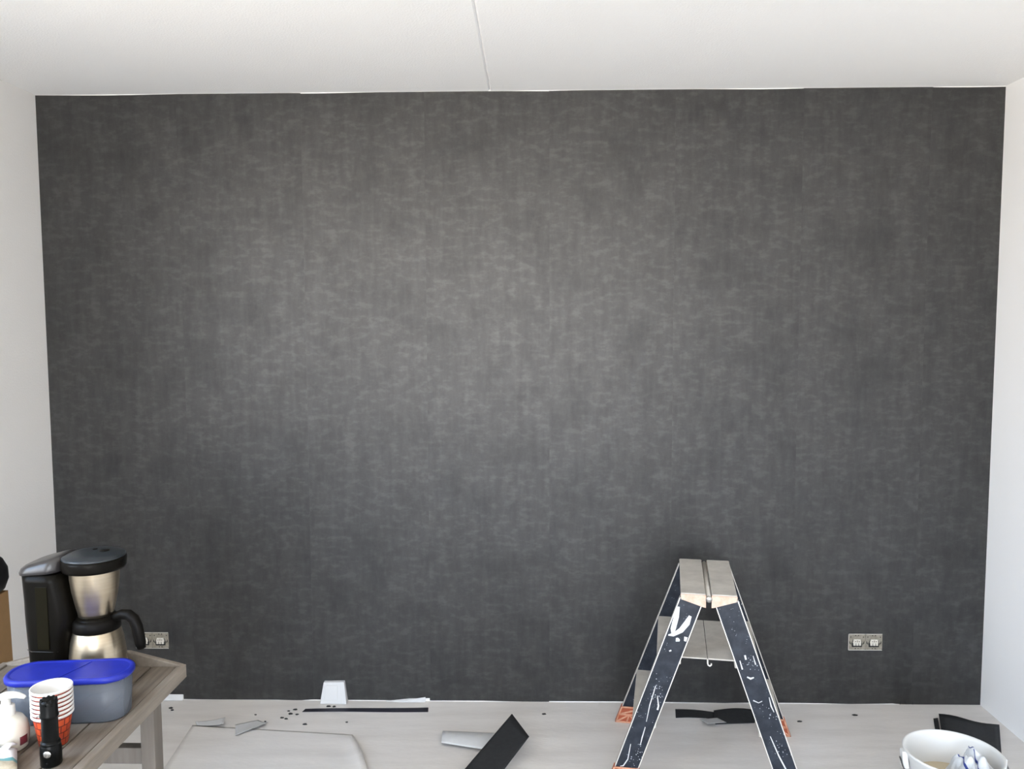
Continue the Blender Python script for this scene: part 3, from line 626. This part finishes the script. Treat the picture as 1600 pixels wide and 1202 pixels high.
for (x0, y0, x1, y1, h) in ((-.03, .01, .03, .052, .034), (.01, -.005, .060, .045, .033)):
    n2 = 8
    mb.tube([(x0+(x1-x0)*i/n2, y0+(y1-y0)*i/n2, h-.004+.004*math.sin(i*1.3)) for i in range(n2+1)], [.004+.006*math.sin(math.pi*i/n2) for i in range(n2+1)], 8, flat=.5)
mb.build('pulled_wipe', M['pack'], pk)

# ================================================================== TALL CARDBOARD BOX WITH BLACK BAG
cb = thing('cardboard_box', 'brown cardboard box at the far left edge, behind the wooden table', 'box', (.398, -1.13, 0))
def cring(hx, hy, z): return [(-hx, -hy, z), (hx, -hy, z), (hx, hy, z), (-hx, hy, z)]
mb = MB(); A_ = cring(.082, .072, 0.001); B_ = cring(.068, .070, .842); Ai = cring(.079, .069, .01); Bi = cring(.065, .067, .842)
mb.add(A_+B_, [(k, (k+1) % 4, 4+(k+1) % 4, 4+k) for k in range(4)]+[(3, 2, 1, 0)]); mb.add(Ai+Bi, [(k, (k+1) % 4, 4+(k+1) % 4, 4+k) for k in range(4)]+[(0, 1, 2, 3)])
mb.add(B_+Bi, [(k, (k+1) % 4, 4+(k+1) % 4, 4+k) for k in range(4)]); mb.build('carton', M['card'], cb)
for fx in (-1, 1):
    MB().prism([(fx*.0680, -.06, .60), (fx*.0680, .06, .60), (fx*.0645, .06, .840), (fx*.0645, -.06, .840)], [(fx*.066, -.06, .60), (fx*.066, .06, .60), (fx*.0625, .06, .840), (fx*.0625, -.06, .840)]).build('inner_flap', M['card'], cb)
bg_ = thing('black_bag', 'black rounded bag sticking up out of the cardboard box', 'bag', (.402, -1.13, .012))
MB().lathe([(.0, 0), (.050, .003), (.056, .05), (.057, .40), (.058, .78), (.062, .832), (.088, .850), (.099, .880), (.098, .910), (.085, .937), (.055, .952), (.0, .958)], 28, sxy=(1, .9)).build('bag_body', M['blackbag'], bg_)
MB().tube([(-.05, 0, .945), (-.045, 0, .97), (-.02, 0, .985), (.02, 0, .985), (.035, 0, .97), (.04, 0, .95)], .006, 8).build('bag_handle', M['blackbag'], bg_)

# ================================================================== BUCKET WITH CLOTH
BX, BY, BZ = 3.432, -.878, .255
bk = thing('bucket', 'round white plastic bucket with cream paste inside, in the right corner', 'bucket', (BX, BY, .0012))
RB = .148
MB().lathe([(.0, 0), (.112, 0), (.116, .004), (.138, BZ-.03), (.141, BZ-.028), (RB-.002, BZ-.008), (RB+.003, BZ-.004), (RB+.003, BZ), (RB-.001, BZ+.002), (RB-.006, BZ-.001), (RB-.010, BZ-.01), (.114, .008), (.0, .006)], 56).build('shell', M['bucket'], bk)
MB().lathe([(.0, .150), (.06, .1505), (.1262, .149), (.1275, .153)], 48).build('paste', M['paste'], bk)
for a in (R(172), R(-8)):
    c, s = math.cos(a), math.sin(a)
    def P(t_, w, z): return (c*(RB+t_)-s*w, s*(RB+t_)+c*w, z)
    MB().prism([P(-.012, -.018, BZ-.060), P(.008, -.018, BZ-.060), P(.008, .018, BZ-.060), P(-.012, .018, BZ-.060)],
               [P(-.004, -.016, BZ-.004), P(.011, -.014, BZ-.006), P(.011, .014, BZ-.006), P(-.004, .016, BZ-.004)]).build('handle_lug', M['bucket'], bk, bevel=.002)
pts = []
for k in range(17):
    th = math.pi*k/16; a = R(172); ex = Vector((math.cos(a), math.sin(a), 0)); dn = Vector((math.cos(R(-98)), math.sin(R(-98)), 0))*.30+Vector((0, 0, -.95))
    pts.append(Vector((0, 0, BZ-.030))+ex*(.162*math.cos(th))+dn.normalized()*.150*math.sin(th)+Vector((math.cos(R(-98)), math.sin(R(-98)), 0))*.13*math.sin(th)**.5)
MB().tube(pts, .0028, 8).build('bail', M['wire'], bk)
# crumpled cloth in the bucket, hanging over the near right of the inside
cl = thing('wiping_cloth', 'crumpled white cloth with blue stripes lying inside the bucket', 'cloth', (BX+.050, BY-.030, .150))
mb = MB(); nn = 40; rows = []
from mathutils import noise as mnoise
for j in range(nn+1):
    for i in range(nn+1):
        a, b = -1+2*i/nn, -1+2*j/nn
        d = math.hypot(a, b); k = max(0, 1-d**2.2*.5)
        fold = .5+.5*math.sin(a*9+1.4*math.sin(b*4)); z = .095*k+.035*fold*k+.018*mnoise.noise(Vector((a*4, b*4, 3.1)))
        x = a*.060+.010*mnoise.noise(Vector((a*3, b*3, 9.2))); y = b*.075+.010*mnoise.noise(Vector((a*3, b*3, 5.5)))
        rows.append((x, y, z))
for j in range(nn):
    for i in range(nn):
        st = 1 if i in (8, 20, 32) or (30 <= i <= 34 and 26 <= j <= 32) else 0
        mb.f.append((j*(nn+1)+i, j*(nn+1)+i+1, (j+1)*(nn+1)+i+1, (j+1)*(nn+1)+i)); mb.m.append(st); mb.sm.append(True)
mb.v = rows
o = mb.build('cloth_folds', [M['cloth'], M['clothblue']], cl); sm = o.modifiers.new('thick', 'SOLIDIFY'); sm.thickness = .003
